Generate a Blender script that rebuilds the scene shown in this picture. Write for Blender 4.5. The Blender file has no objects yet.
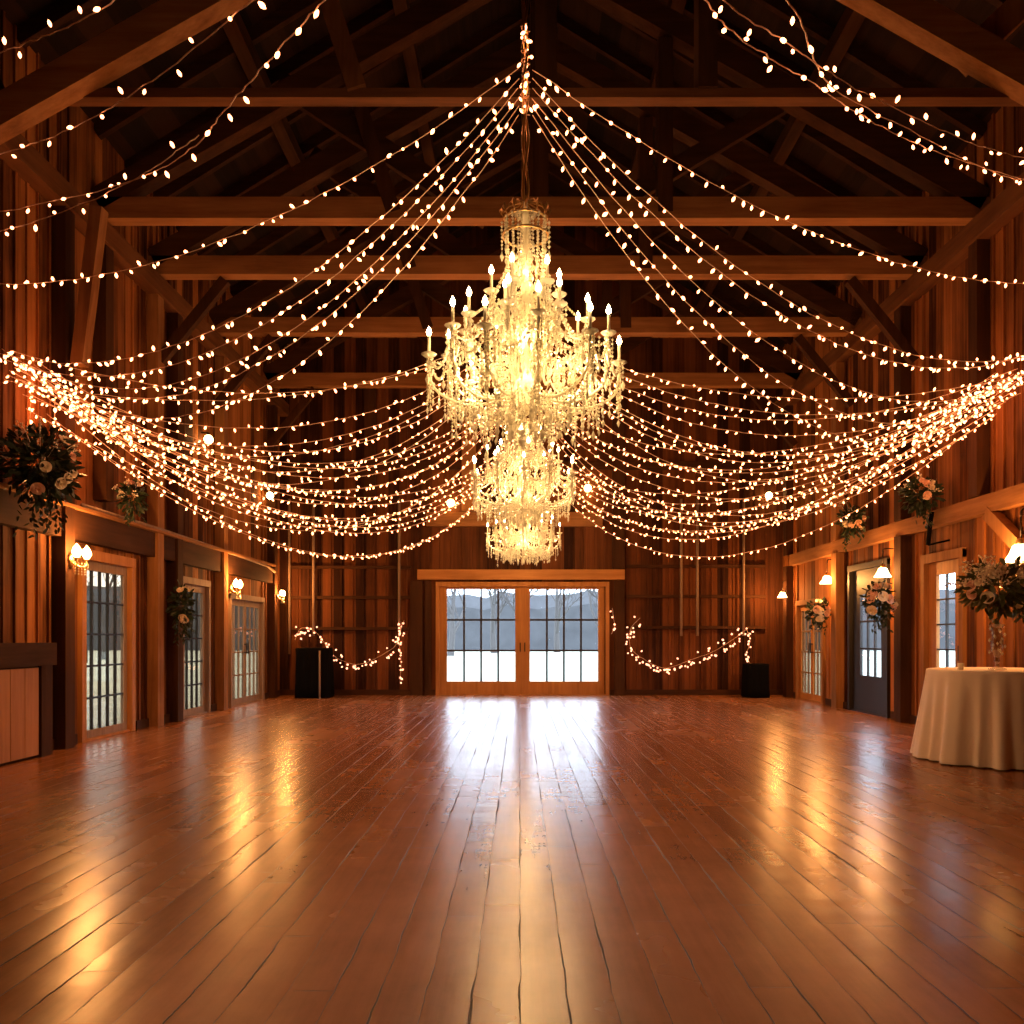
import bpy, math, random
from mathutils import Vector, Matrix
C = bpy.context.scene.collection
R = random.Random(7)
PI = math.pi

# ------------------------------------------------------------------ camera
EYE = 1.25
F = 850.0
cam_d = bpy.data.cameras.new('camera')
cam = bpy.data.objects.new('camera', cam_d); C.objects.link(cam)
cam.location = (0, 0, EYE); cam.rotation_euler = (PI/2, 0, 0)
cam_d.sensor_width = 36; cam_d.lens = 36*F/1024
cam_d.shift_x = -8/1024; cam_d.shift_y = 126/1024
cam_d.clip_end = 500; cam_d.clip_start = 0.05
bpy.context.scene.camera = cam

# ------------------------------------------------------------------ light
sc = bpy.context.scene
w = bpy.data.worlds.new('sky'); sc.world = w; w.use_nodes = True
nt = w.node_tree; bg = nt.nodes['Background']
bg.inputs[0].default_value = (0.72, 0.86, 1.0, 1); bg.inputs[1].default_value = 7.0
vs = sc.view_settings
vs.view_transform = 'Standard'; vs.look = 'None'; vs.exposure = 0.0; vs.gamma = 1.0; vs.use_curve_mapping = False
WARM = (1.0, 0.40, 0.10)
STRING_E = 10.0        # string bulb radiance
CHAND_W = 200.0         # central lamp of a chandelier
SCONCE_W = 75.0

# ------------------------------------------------------------------ helpers
def P(px, py, Y):
    return Vector(((px-520)/F*Y, Y, EYE+(638-py)/F*Y))

class MB:
    def __init__(s): s.v=[]; s.f=[]; s.sm=[]
    def add(s, vs_, fs, smooth=False):
        n=len(s.v); s.v += [tuple(v) for v in vs_]
        for f in fs: s.f.append(tuple(i+n for i in f)); s.sm.append(smooth)
    def box(s, x0,x1,y0,y1,z0,z1):
        s.add([(x0,y0,z0),(x1,y0,z0),(x1,y1,z0),(x0,y1,z0),(x0,y0,z1),(x1,y0,z1),(x1,y1,z1),(x0,y1,z1)],
              [(0,3,2,1),(4,5,6,7),(0,1,5,4),(1,2,6,5),(2,3,7,6),(3,0,4,7)])
    def bar(s, a, b, wd, ht, up=(0,0,1)):
        a=Vector(a); b=Vector(b); d=(b-a).normalized(); up=Vector(up)
        if abs(d.dot(up))>.98: up=Vector((0,1,0))
        r=d.cross(up).normalized(); u=r.cross(d).normalized()
        q=[]
        for p in (a,b):
            for sx,sz in ((-1,-1),(1,-1),(1,1),(-1,1)): q.append(p+r*sx*wd/2+u*sz*ht/2)
        s.add(q,[(0,1,2,3),(7,6,5,4),(0,4,5,1),(1,5,6,2),(2,6,7,3),(3,7,4,0)])
    def tube(s, pts, r, n=6, cap=True):
        pts=[Vector(p) for p in pts]; m=len(pts)
        rr = r if isinstance(r,(list,tuple)) else [r]*m
        prev=None; vs_=[]
        for i,p in enumerate(pts):
            d=(pts[min(i+1,m-1)]-pts[max(i-1,0)])
            if d.length<1e-9: d=Vector((0,0,1))
            d.normalize()
            if prev is None:
                a=Vector((0,0,1)) if abs(d.z)<.9 else Vector((1,0,0))
                prev=d.cross(a).normalized()
            else:
                prev=(prev-d*prev.dot(d))
                prev = prev.normalized() if prev.length>1e-6 else d.orthogonal().normalized()
            q=d.cross(prev)
            for k in range(n):
                t=2*PI*k/n; vs_.append(p+(prev*math.cos(t)+q*math.sin(t))*rr[i])
        fs=[]
        for i in range(m-1):
            for k in range(n):
                k2=(k+1)%n; fs.append((i*n+k,i*n+k2,(i+1)*n+k2,(i+1)*n+k))
        if cap: fs.append(tuple(range(n))[::-1]); fs.append(tuple(range((m-1)*n,m*n)))
        s.add(vs_,fs,n>4)
    def lathe(s, prof, c=(0,0,0), n=16, smooth=True, fn=None):
        c=Vector(c); vs_=[]
        for j,(r,z) in enumerate(prof):
            for k in range(n):
                t=2*PI*k/n; rr=r*(fn(t,j) if fn else 1)
                vs_.append(c+Vector((rr*math.cos(t),rr*math.sin(t),z)))
        fs=[]
        for j in range(len(prof)-1):
            for k in range(n):
                k2=(k+1)%n; fs.append((j*n+k,j*n+k2,(j+1)*n+k2,(j+1)*n+k))
        if prof[0][0]>1e-6: fs.append(tuple(range(n))[::-1])
        if prof[-1][0]>1e-6: fs.append(tuple(range((len(prof)-1)*n,len(prof)*n)))
        s.add(vs_,fs,smooth)
    def bead(s, c, r, h=None, smooth=False):
        h=h or r; c=Vector(c); a=R.random()*PI
        vs_=[c+Vector((0,0,h))]+[c+Vector((r*math.cos(a+k*PI/2),r*math.sin(a+k*PI/2),0)) for k in range(4)]+[c-Vector((0,0,h))]
        fs=[(0,k+1,(k+1)%4+1) for k in range(4)]+[(5,(k+1)%4+1,k+1) for k in range(4)]
        s.add(vs_,fs,smooth)
    def ball(s, c, r, n=8, m=6, sq=1.0):
        s.lathe([(max(r*math.sin(PI*i/m),1e-5 if i in(0,m) else 0),-r*sq*math.cos(PI*i/m)) for i in range(m+1)],c,n)
    def build(s, name, mat, parent=None, origin=None):
        me=bpy.data.meshes.new(name)
        v=s.v
        if origin is not None:
            o=origin; v=[(a-o[0],b-o[1],c-o[2]) for a,b,c in v]
        me.from_pydata(v,[],s.f)
        me.polygons.foreach_set('use_smooth', s.sm)
        me.materials.append(mat); me.update()
        ob=bpy.data.objects.new(name,me); C.objects.link(ob)
        if parent is not None: ob.parent=parent
        if origin is not None: ob.location=origin
        return ob

def tag(o,label=None,cat=None,group=None,kind=None):
    if label: o['label']=label
    if cat: o['category']=cat
    if group: o['group']=group
    if kind: o['kind']=kind
    return o
def empty(name, loc, label=None, cat=None, group=None, kind=None, rz=0):
    o=bpy.data.objects.new(name,None); C.objects.link(o); o.location=loc; o.rotation_euler=(0,0,rz)
    o.empty_display_size=.1
    return tag(o,label,cat,group,kind)
def dup(root, loc, label=None, group=None, rz=None, sc_=None):
    kids={}
    for o in root.children_recursive: kids.setdefault(o.parent,[]).append(o)
    def cp(o,par):
        c=o.copy(); C.objects.link(c); c.parent=par
        for ch in kids.get(o,[]): cp(ch,c)
        return c
    r=cp(root,None); r.location=loc
    if rz is not None: r.rotation_euler=(0,0,rz)
    if sc_: r.scale=(sc_,)*3
    if label: r['label']=label
    if group: r['group']=group
    return r
def lamp(name, loc, watts, parent=None, r=.04, col=WARM):
    l=bpy.data.lights.new(name,'POINT'); l.energy=watts; l.color=col; l.shadow_soft_size=r
    o=bpy.data.objects.new(name,l); C.objects.link(o); o.location=loc
    if parent is not None: o.parent=parent
    return o

# ------------------------------------------------------------------ materials
def mat_base(name):
    m=bpy.data.materials.new(name); m.use_nodes=True
    n=m.node_tree; b=n.nodes['Principled BSDF']; return m,n,b
def plain(name,col,rough=.5,metal=0,spec=.5,noise=0,scale=8):
    m,n,b=mat_base(name)
    b.inputs['Base Color'].default_value=(*col,1); b.inputs['Roughness'].default_value=rough
    b.inputs['Metallic'].default_value=metal; b.inputs['Specular IOR Level'].default_value=spec
    if noise:
        tc=n.nodes.new('ShaderNodeTexCoord'); t=n.nodes.new('ShaderNodeTexNoise'); t.inputs['Scale'].default_value=scale
        cr=n.nodes.new('ShaderNodeMixRGB'); cr.inputs[1].default_value=(*[c*(1-noise) for c in col],1)
        cr.inputs[2].default_value=(*[min(1,c*(1+noise)) for c in col],1)
        n.links.new(tc.outputs['Object'],t.inputs['Vector']); n.links.new(t.outputs['Fac'],cr.inputs[0]); n.links.new(cr.outputs[0],b.inputs['Base Color'])
    return m
def emit(name,col,st,sample='AUTO'):
    m,n,b=mat_base(name)
    b.inputs['Base Color'].default_value=(*col,1)
    b.inputs['Emission Color'].default_value=(*col,1); b.inputs['Emission Strength'].default_value=st
    try: m.cycles.emission_sampling=sample
    except Exception: pass
    return m
def mth(n,op,a,b=None):
    x=n.nodes.new('ShaderNodeMath'); x.operation=op
    for i,v in enumerate((a,b)):
        if v is None: continue
        if isinstance(v,(int,float)): x.inputs[i].default_value=v
        else: n.links.new(v,x.inputs[i])
    return x.outputs[0]
def wood(name, dark, light, grain='Z', plank=None, pw=.2, rough=.78, bump=.3, spec=.14, streak=14.0):
    """grain axis; plank = axis across which boards of width pw change tone"""
    m,n,b=mat_base(name); L=n.links
    tc=n.nodes.new('ShaderNodeTexCoord'); mp=n.nodes.new('ShaderNodeMapping')
    sc3={'X':(.7,streak,streak),'Y':(streak,.7,streak),'Z':(streak,streak,.7)}[grain]
    mp.inputs['Scale'].default_value=sc3
    L.new(tc.outputs['Object'],mp.inputs['Vector'])
    oi=n.nodes.new('ShaderNodeObjectInfo')
    off=n.nodes.new('ShaderNodeCombineXYZ')
    L.new(mth(n,'MULTIPLY',oi.outputs['Random'],37.0),off.inputs[0]); L.new(off.outputs[0],mp.inputs['Location'])
    t=n.nodes.new('ShaderNodeTexNoise'); t.inputs['Scale'].default_value=1.0; t.inputs['Detail'].default_value=6; t.inputs['Roughness'].default_value=.65
    L.new(mp.outputs[0],t.inputs['Vector'])
    t2=n.nodes.new('ShaderNodeTexNoise'); t2.inputs['Scale'].default_value=1.3; t2.inputs['Detail'].default_value=3
    L.new(tc.outputs['Object'],t2.inputs['Vector'])
    fac=mth(n,'ADD',mth(n,'MULTIPLY',t.outputs['Fac'],.75),mth(n,'MULTIPLY',t2.outputs['Fac'],.35))
    if plank:
        sx=n.nodes.new('ShaderNodeSeparateXYZ'); L.new(tc.outputs['Object'],sx.inputs[0])
        q=mth(n,'FLOOR',mth(n,'DIVIDE',sx.outputs[plank],pw))
        wn=n.nodes.new('ShaderNodeTexWhiteNoise'); wn.noise_dimensions='1D'; L.new(q,wn.inputs['W'])
        fac=mth(n,'ADD',fac,mth(n,'MULTIPLY',mth(n,'SUBTRACT',wn.outputs['Value'],.5),.55))
    cr=n.nodes.new('ShaderNodeValToRGB'); e=cr.color_ramp.elements
    e[0].position=.28; e[0].color=(*dark,1); e[1].position=.85; e[1].color=(*light,1)
    L.new(fac,cr.inputs[0]); L.new(cr.outputs[0],b.inputs['Base Color'])
    b.inputs['Roughness'].default_value=rough; b.inputs['Specular IOR Level'].default_value=spec
    bp=n.nodes.new('ShaderNodeBump'); bp.inputs['Strength'].default_value=bump; bp.inputs['Distance'].default_value=.01
    L.new(t.outputs['Fac'],bp.inputs['Height']); L.new(bp.outputs[0],b.inputs['Normal'])
    return m

M={}
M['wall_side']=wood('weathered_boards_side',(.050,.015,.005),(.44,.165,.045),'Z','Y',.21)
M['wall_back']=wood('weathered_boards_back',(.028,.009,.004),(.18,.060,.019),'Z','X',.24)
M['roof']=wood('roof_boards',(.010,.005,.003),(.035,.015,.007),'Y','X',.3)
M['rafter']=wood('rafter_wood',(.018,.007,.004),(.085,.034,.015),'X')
for g in 'XYZ':
    M['beam'+g]=wood('beam_wood_'+g,(.13,.05,.016),(.50,.24,.09),g,streak=9)
    M['dark'+g]=wood('dark_timber_'+g,(.022,.009,.004),(.10,.040,.016),g,streak=9)
    M['mid'+g]=wood('aged_timber_'+g,(.06,.022,.008),(.24,.10,.036),g,streak=9)
M['honey']=wood('honey_trim',(.30,.115,.03),(.66,.31,.10),'X',streak=9,rough=.55)
M['honeyZ']=wood('honey_trim_upright',(.30,.115,.03),(.66,.31,.10),'Z',streak=9,rough=.55)
M['grey_wood']=wood('weathered_pale_wood',(.18,.11,.07),(.45,.33,.24),'Z',rough=.7)
M['black_door']=plain('dark_painted_wood',(.018,.014,.012),.5)
M['black']=plain('black_fabric',(.005,.0045,.0045),.9,spec=.05)
M['iron']=plain('dark_iron',(.03,.024,.02),.45,.8)
M['brass']=plain('aged_brass',(.62,.42,.18),.3,1.0,noise=.2)
M['wire']=plain('pale_clear_wire',(.85,.62,.44),.4)
M['cloth']=plain('ivory_tablecloth',(.93,.80,.66),.85,noise=.04,scale=3)
M['leaf']=plain('dark_green_leaves',(.014,.030,.010),.5,noise=.5,scale=12)
M['leaf2']=plain('backlit_green_leaves',(.07,.085,.02),.5,noise=.4,scale=12)  # lighter olive tone paints the lantern's backlight into the bouquet leaves
M['rose']=plain('cream_petals',(.88,.78,.60),.6,noise=.06)
M['blush']=plain('blush_petals',(.85,.58,.45),.6,noise=.08)
M['stem']=plain('brown_stems',(.10,.07,.03),.7)
M['candle']=plain('ivory_candle_sleeve',(.92,.84,.62),.5)
M['snow']=plain('pale_winter_grass',(.40,.41,.33),.95,noise=.3,scale=.35)
M['bark']=plain('grey_brown_bark',(.09,.08,.08),.9,noise=.3,scale=3)
M['woods']=plain('distant_winter_woods',(.062,.062,.068),.95,noise=.35,scale=.6)
M['string_bulb']=emit('string_bulb_glow',(1.0,.33,.13),STRING_E)
M['swag_bulb']=emit('garland_bulb_glow',(1.0,.42,.24),3.2)
M['flame']=emit('candle_bulb_glow',(1.0,.62,.28),60)
M['sconce_bulb']=emit('sconce_bulb_glow',(1.0,.50,.15),45)
M['globe']=emit('globe_bulb_glow',(1.0,.55,.18),26)
M['shade']=emit('frosted_shade_glow',(1.0,.66,.30),9)

def crystal_mat():
    m,n,b=mat_base('cut_crystal')
    b.inputs['Base Color'].default_value=(.66,.64,.55,1); b.inputs['Roughness'].default_value=.10
    b.inputs['Specular IOR Level'].default_value=1.0; b.inputs['IOR'].default_value=1.6
    tr=n.nodes.new('ShaderNodeBsdfTranslucent'); tr.inputs[0].default_value=(.85,.82,.68,1)
    mx=n.nodes.new('ShaderNodeMixShader'); mx.inputs[0].default_value=.45
    o=n.nodes['Material Output']
    n.links.new(b.outputs[0],mx.inputs[1]); n.links.new(tr.outputs[0],mx.inputs[2]); n.links.new(mx.outputs[0],o.inputs[0])
    return m
M['crystal']=crystal_mat()
def pane_mat(name,tint,gl=.03):
    m,n,b=mat_base(name); o=n.nodes['Material Output']
    tr=n.nodes.new('ShaderNodeBsdfTransparent'); tr.inputs[0].default_value=(*tint,1)
    g=n.nodes.new('ShaderNodeBsdfGlossy'); g.inputs['Roughness'].default_value=.03
    lw=n.nodes.new('ShaderNodeLayerWeight'); lw.inputs[0].default_value=.5
    fr=n.nodes.new('ShaderNodeMath'); fr.operation='MULTIPLY_ADD'; fr.inputs[1].default_value=.8; fr.inputs[2].default_value=gl
    n.links.new(mth(n,'POWER',lw.outputs['Facing'],5.0),fr.inputs[0])
    mx=n.nodes.new('ShaderNodeMixShader')
    n.links.new(fr.outputs[0],mx.inputs[0]); n.links.new(tr.outputs[0],mx.inputs[1]); n.links.new(g.outputs[0],mx.inputs[2]); n.links.new(mx.outputs[0],o.inputs[0])
    return m
M['glass']=pane_mat('window_glass',(.97,.98,1))
M['old_glass']=pane_mat('dusty_window_glass',(.56,.49,.41))
M['vase']=pane_mat('vase_glass',(.80,.80,.76),.22)

def floor_mat():
    m,n,b=mat_base('waxed_plank_floor'); L=n.links
    def noise(scale,vec,detail=4,rough=.55):
        t=n.nodes.new('ShaderNodeTexNoise'); t.inputs['Scale'].default_value=scale; t.inputs['Detail'].default_value=detail; t.inputs['Roughness'].default_value=rough
        L.new(vec,t.inputs['Vector']); return t.outputs['Fac']
    def mapping(sc3):
        mp=n.nodes.new('ShaderNodeMapping'); mp.inputs['Scale'].default_value=sc3; L.new(tc.outputs['Object'],mp.inputs[0]); return mp.outputs[0]
    tc=n.nodes.new('ShaderNodeTexCoord'); sx=n.nodes.new('ShaderNodeSeparateXYZ'); L.new(tc.outputs['Object'],sx.inputs[0])
    W=.165; LEN=2.6
    wob=mth(n,'MULTIPLY',mth(n,'SUBTRACT',noise(1.0,mapping((.6,2.6,1)),4,.7),.5),.030)
    xi=mth(n,'DIVIDE',mth(n,'ADD',sx.outputs['X'],wob),W); i=mth(n,'FLOOR',xi); fx=mth(n,'SUBTRACT',xi,i)
    w1=n.nodes.new('ShaderNodeTexWhiteNoise'); w1.noise_dimensions='1D'; L.new(i,w1.inputs['W'])
    yj=mth(n,'ADD',mth(n,'DIVIDE',sx.outputs['Y'],LEN),mth(n,'MULTIPLY',w1.outputs['Value'],7.0)); j=mth(n,'FLOOR',yj); fy=mth(n,'SUBTRACT',yj,j)
    cb=n.nodes.new('ShaderNodeCombineXYZ'); L.new(i,cb.inputs[0]); L.new(j,cb.inputs[1])
    w2=n.nodes.new('ShaderNodeTexWhiteNoise'); w2.noise_dimensions='2D'; L.new(cb.outputs[0],w2.inputs['Vector'])
    dx=mth(n,'MULTIPLY',mth(n,'MINIMUM',fx,mth(n,'SUBTRACT',1.0,fx)),W)
    dy=mth(n,'MULTIPLY',mth(n,'MINIMUM',fy,mth(n,'SUBTRACT',1.0,fy)),LEN)
    wid=mth(n,'MAXIMUM',mth(n,'MULTIPLY',mth(n,'SUBTRACT',noise(1.0,mapping((9,1.3,1)),3),.40),.024),.0008)
    sm=n.nodes.new('ShaderNodeMath'); sm.operation='DIVIDE'; L.new(mth(n,'MINIMUM',dx,mth(n,'MULTIPLY',dy,1.6)),sm.inputs[0]); L.new(wid,sm.inputs[1])
    seam=mth(n,'SUBTRACT',1.0,mth(n,'MINIMUM',sm.outputs[0],1.0)); seam=mth(n,'MINIMUM',mth(n,'MULTIPLY',seam,2.2),1.0)
    gr=noise(1.0,mapping((20,1.2,1)),6,.65); big=noise(.5,tc.outputs['Object'],5); mid=noise(3.0,mapping((1.2,.8,1)),5,.7)
    fac=mth(n,'ADD',mth(n,'ADD',mth(n,'MULTIPLY',gr,.28),mth(n,'MULTIPLY',w2.outputs['Value'],.15)),mth(n,'ADD',mth(n,'MULTIPLY',big,.30),mth(n,'MULTIPLY',mid,.30)))
    cr=n.nodes.new('ShaderNodeValToRGB'); e=cr.color_ramp.elements
    e[0].position=.28; e[0].color=(.16,.052,.016,1); e[1].position=.80; e[1].color=(.52,.205,.072,1); L.new(fac,cr.inputs[0])
    vo=n.nodes.new('ShaderNodeTexVoronoi'); vo.inputs['Scale'].default_value=1.0; L.new(mapping((3.2,1.6,1)),vo.inputs['Vector'])
    knot=mth(n,'LESS_THAN',mth(n,'ADD',vo.outputs['Distance'],mth(n,'MULTIPLY',mid,.10)),.068)
    dark=mth(n,'MAXIMUM',seam,mth(n,'MULTIPLY',knot,.65))
    mx=n.nodes.new('ShaderNodeMixRGB'); L.new(dark,mx.inputs[0]); L.new(cr.outputs[0],mx.inputs[1]); mx.inputs[2].default_value=(.028,.010,.005,1)
    L.new(mx.outputs[0],b.inputs['Base Color'])
    rg=mth(n,'ADD',.195,mth(n,'ADD',mth(n,'MULTIPLY',big,.10),mth(n,'ADD',mth(n,'MULTIPLY',seam,.4),mth(n,'MULTIPLY',w2.outputs['Value'],.03))))
    L.new(rg,b.inputs['Roughness']); b.inputs['Specular IOR Level'].default_value=.9
    cup=mth(n,'MULTIPLY',mth(n,'MULTIPLY',fx,mth(n,'SUBTRACT',1.0,fx)),1.2)
    h=mth(n,'ADD',mth(n,'ADD',mth(n,'MULTIPLY',noise(1.0,mapping((2.0,5.0,1)),2,.4),1.6),cup),mth(n,'SUBTRACT',mth(n,'MULTIPLY',w2.outputs['Value'],.25),mth(n,'MULTIPLY',seam,1.3)))
    bp=n.nodes.new('ShaderNodeBump'); bp.inputs['Strength'].default_value=.5; bp.inputs['Distance'].default_value=.004
    L.new(h,bp.inputs['Height']); L.new(bp.outputs[0],b.inputs['Normal'])
    return m
M['floor']=floor_mat()

# ------------------------------------------------------------------ shell
XL,XR,YB,YF=-5.25,5.75,18.6,-3.0
EAVE=7.6; PITCH=.62; XC=(XL+XR)/2; RIDGE=EAVE+PITCH*(XR-XL)/2
def struct(mb,name,mat,parent=None,label=None):
    o=mb.build(name,mat,parent)
    if parent is None: o['kind']='structure'
    return o
mb=MB(); mb.box(XL-.3,XR+1.0,YF-.3,YB+.3,-.12,0); struct(mb,'floor',M['floor'])

def split(z0,z1,holes):
    segs=[(z0,z1)]
    for a,b in holes:
        ns=[]
        for s,e in segs:
            if b<=s or a>=e: ns.append((s,e)); continue
            if a>s: ns.append((s,a))
            if b<e: ns.append((b,e))
        segs=ns
    return segs
def wall(name, mat, horiz, pos, sign, lo, hi, top, holes, bw, batten=True):
    """horiz 'X' or 'Y': running direction. pos inner face, sign = outward direction. holes (lo,hi,z0,z1)"""
    mb=MB()
    cuts=sorted(set([lo,hi]+[h[0] for h in holes]+[h[1] for h in holes]))
    def bx(a,b,d0,d1,z0,z1):
        p,q=sorted((pos+sign*d0,pos+sign*d1))
        if horiz=='Y': mb.box(p,q,a,b,z0,z1)
        else: mb.box(a,b,p,q,z0,z1)
    for a,b in zip(cuts[:-1],cuts[1:]):
        hs=[(h[2],h[3]) for h in holes if h[0]<=a+1e-4 and h[1]>=b-1e-4]
        n=max(1,round((b-a)/bw))
        for k in range(n):
            p=a+(b-a)*k/n; q=a+(b-a)*(k+1)/n
            t=max(top(p),top(q))-.03 
            for z0,z1 in split(0,t,hs):
                d=R.uniform(0,.012)
                bx(p+.004,q-.004,d,.04,z0,z1)
                bx(p,q,.04,.10,z0,z1)
                if batten and not hs: bx(p-.022,p+.022,-.018,.02,z0,z1)
    return struct(mb,name,mat)
LD=[(10.1,11.5,0,2.30),(13.1,14.3,0,2.2),(15.3,17.3,0,2.05)]
RD=[(10.95,12.1,0,2.42),(13.2,14.8,0,2.50),(16.0,17.6,0,2.0)]
wall('wall_left',M['wall_side'],'Y',XL,-1,YF,YB,lambda y:EAVE+.1,LD,.21)
wall('wall_right',M['wall_side'],'Y',XR,1,YF,YB,lambda y:EAVE+.1,RD,.21)
DX0,DX1,DZ=-1.76,1.87,2.46
rooftop=lambda x:EAVE+PITCH*((XR-XL)/2-abs(x-XC))+.1
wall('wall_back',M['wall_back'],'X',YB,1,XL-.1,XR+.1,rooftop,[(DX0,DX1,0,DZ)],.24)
wall('wall_front',M['wall_back'],'X',YF,-1,XL-.1,XR+.1,rooftop,[],.24,False)
# roof
mb=MB()
for s,x0 in ((-1,XL),(1,XR)):
    e=x0+s*.5; ez=EAVE-PITCH*.5
    vs_=[(e,YF-.3,ez),(XC,YF-.3,RIDGE),(XC,YB+.5,RIDGE),(e,YB+.5,ez)]
    up=[(a,b,c+.12) for a,b,c in vs_]
    mb.add(vs_+up,[(0,1,2,3),(7,6,5,4),(0,4,5,1),(1,5,6,2),(2,6,7,3),(3,7,4,0)])
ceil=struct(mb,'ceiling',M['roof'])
y=-2.6
while y<18.5:
    for s,x0 in ((-1,XL),(1,XR)):
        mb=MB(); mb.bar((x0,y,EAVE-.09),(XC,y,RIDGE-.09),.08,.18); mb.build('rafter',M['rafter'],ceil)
    y+=.82
for s in (-1,1):
    for f in (.33,.66):
        x=XC+s*(XR-XL)/2*f; z=RIDGE-PITCH*abs(x-XC)-.28
        mb=MB(); mb.box(x-.09,x+.09,YF,YB,z-.1,z+.1); struct(mb,'purlin',M['darkY'],ceil)
mb=MB(); mb.box(XC-.1,XC+.1,YF,YB,RIDGE-.42,RIDGE-.18); mb.build('ridge_beam',M['darkY'],ceil)

# wall plates, ledges
def beam(name,a,b,wd,ht,mat,parent=None):
    mb=MB(); mb.bar(a,b,wd,ht); return struct(mb,name,mat,parent)
beam('trim_1',(XL+.10,YF,6.22),(XL+.10,YB,6.22),.20,.26,M['midY'])
beam('trim_2',(XR-.10,YF,6.26),(XR-.10,YB,6.26),.20,.26,M['midY'])
beam('trim_3',(XR-.07,YF,2.87),(XR-.07,17.7,2.87),.14,.22,M['beamY'])
beam('trim_4',(XL+.06,YF,2.56),(XL+.06,17.9,2.56),.12,.34,M['darkY'])
mb=MB(); mb.tube([(XL+.15,9.9,2.80),(XL+.15,12,2.79),(XL+.15,14.5,2.76),(XL+.15,17.2,2.70),(XL+.15,17.7,2.62)],.025,8)
tag(mb.build('rail_pipe',M['grey_wood']),'long pale pipe rail running along the left wall above the doors','rail')
mb=MB(); mb.box(XL,XL+.20,YF,17.6,2.73,2.765); struct(mb,'trim_5',M['beamY'])
# baseboards
for nm,x0,x1,hs in (('baseboard_left',XL,XL+.035,LD),('baseboard_right',XR-.035,XR,RD)):
    mb=MB(); ys=YF
    for h in hs+[(YB,YB,0,0)]:
        if h[0]>ys: mb.box(x0,x1,ys,h[0]-.08,0,.12)
        ys=h[1]+.08
    struct(mb,nm,M['darkY'])
mb=MB(); mb.box(XL,DX0-.1,YB-.035,YB,0,.12); mb.box(DX1+.1,XR,YB-.035,YB,0,.12); struct(mb,'baseboard_back',M['darkX'])

# posts on the side walls
def post(x,y,z0,z1,wd,dp,mat):
    mb=MB(); mb.box(x,x+wd,y-dp/2,y+dp/2,z0,z1); o=struct(mb,'wall_post',mat); return o
for y,z0,mt in ((-1,0,'darkZ'),(3.2,0,'darkZ'),(9.62,0,'darkZ'),(12.05,0,'beamZ'),(12.75,0,'darkZ'),(14.72,0,'beamZ'),(17.75,0,'darkZ')):
    post(XL,y,z0,6.1,.16,.2,M[mt])
for y in (10.55,):
    post(XL,y,2.95,6.1,.16,.2,M['darkZ'])
for y,mt in ((-1,'darkZ'),(3.2,'darkZ'),(8.15,'darkZ'),(12.6,'darkZ'),(15.15,'beamZ'),(17.95,'darkZ')):
    post(XR-.16,y,0,2.76,.16,.22,M[mt]); post(XR-.16,y,2.99,6.14,.16,.22,M[mt])
for y in (10.5,):
    post(XR-.16,y,2.99,6.14,.16,.2,M['darkZ'])
# knee braces seen against the upper walls
beam('timber_brace',(-5.0,9.65,4.35),(-4.78,9.65,6.12),.14,.16,M['beamZ'])
beam('timber_brace',(XR-.09,9.2,2.0),(XR-.09,10.25,2.76),.12,.16,M['beamZ'])
for s,x0,sg in ((0,XL,1),(1,XR,-1)):
    for y in (10.5,12.1,14.4,17.4):
        if y==10.5: continue
        beam('timber_brace',(x0+sg*.12,y+.02,5.2),(x0+sg*1.05,y+.02,6.35),.11,.14,M['darkZ'])

# trusses
TY=[8.15,10.5,12.1,14.4,17.4]
for k,y in enumerate([-1.5,3.2]+TY):
    t=empty('roof_truss',(0,0,0),kind='structure'); first=(k==2)
    mb=MB()
    if first: mb.box(XL,XR,y-.07,y+.07,6.39,6.48)
    else: mb.box(XL,XR,y-.1,y+.1,6.39,6.65)
    mb.build('tie_beam',M['beamX' if k>2 else 'midX'],t)  # lighter wood on the farther ties paints in their lamplit look
    z0=5.96 if first else 6.62
    for x0,sg in ((XL,1),(XR,-1)):
        mb=MB(); mb.bar((x0+sg*.05,y-.16 if first else y,z0),(XC,y-.16 if first else y,z0+.56*(XR-XL)/2),.2,.28); mb.build('chord',M['beamX' if first else 'darkX'],t)
    if first:
        mb=MB(); mb.bar(P(962,62,y-.1),P(1050,-22,y-.1),.18,.24); mb.build('strut',M['beamZ'],t)
        mb=MB(); mb.bar(P(-10,30,y-.1)+Vector((0,0,-.6)),P(-60,-40,y-.1),.18,.24); mb.build('strut',M['darkZ'],t)
    mb=MB(); mb.box(XC-.1,XC+.1,y-.09,y+.09,6.48,RIDGE-.45); mb.build('king_post',M['darkZ'],t)
    mb=MB(); mb.bar((1.78,y,6.47),(1.78,y,8.6),.18,.22,(0,1,0)); mb.build('queen_post',M['darkZ'],t)
    mb=MB(); mb.bar((-1.55,y,6.47),(-2.1,y,8.2),.18,.22,(0,1,0)); mb.build('queen_post',M['midZ' if first else 'darkZ'],t)
    if k>2:
        mb=MB(); mb.bar((-3.0,y+.14,8.2),(-.4,y+.14,6.5),.1,.26); mb.build('strut',M['darkX'],t)
        mb=MB(); mb.bar((3.4,y+.14,8.0),(.9,y+.14,6.5),.1,.22); mb.build('strut',M['darkX'],t)

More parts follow.
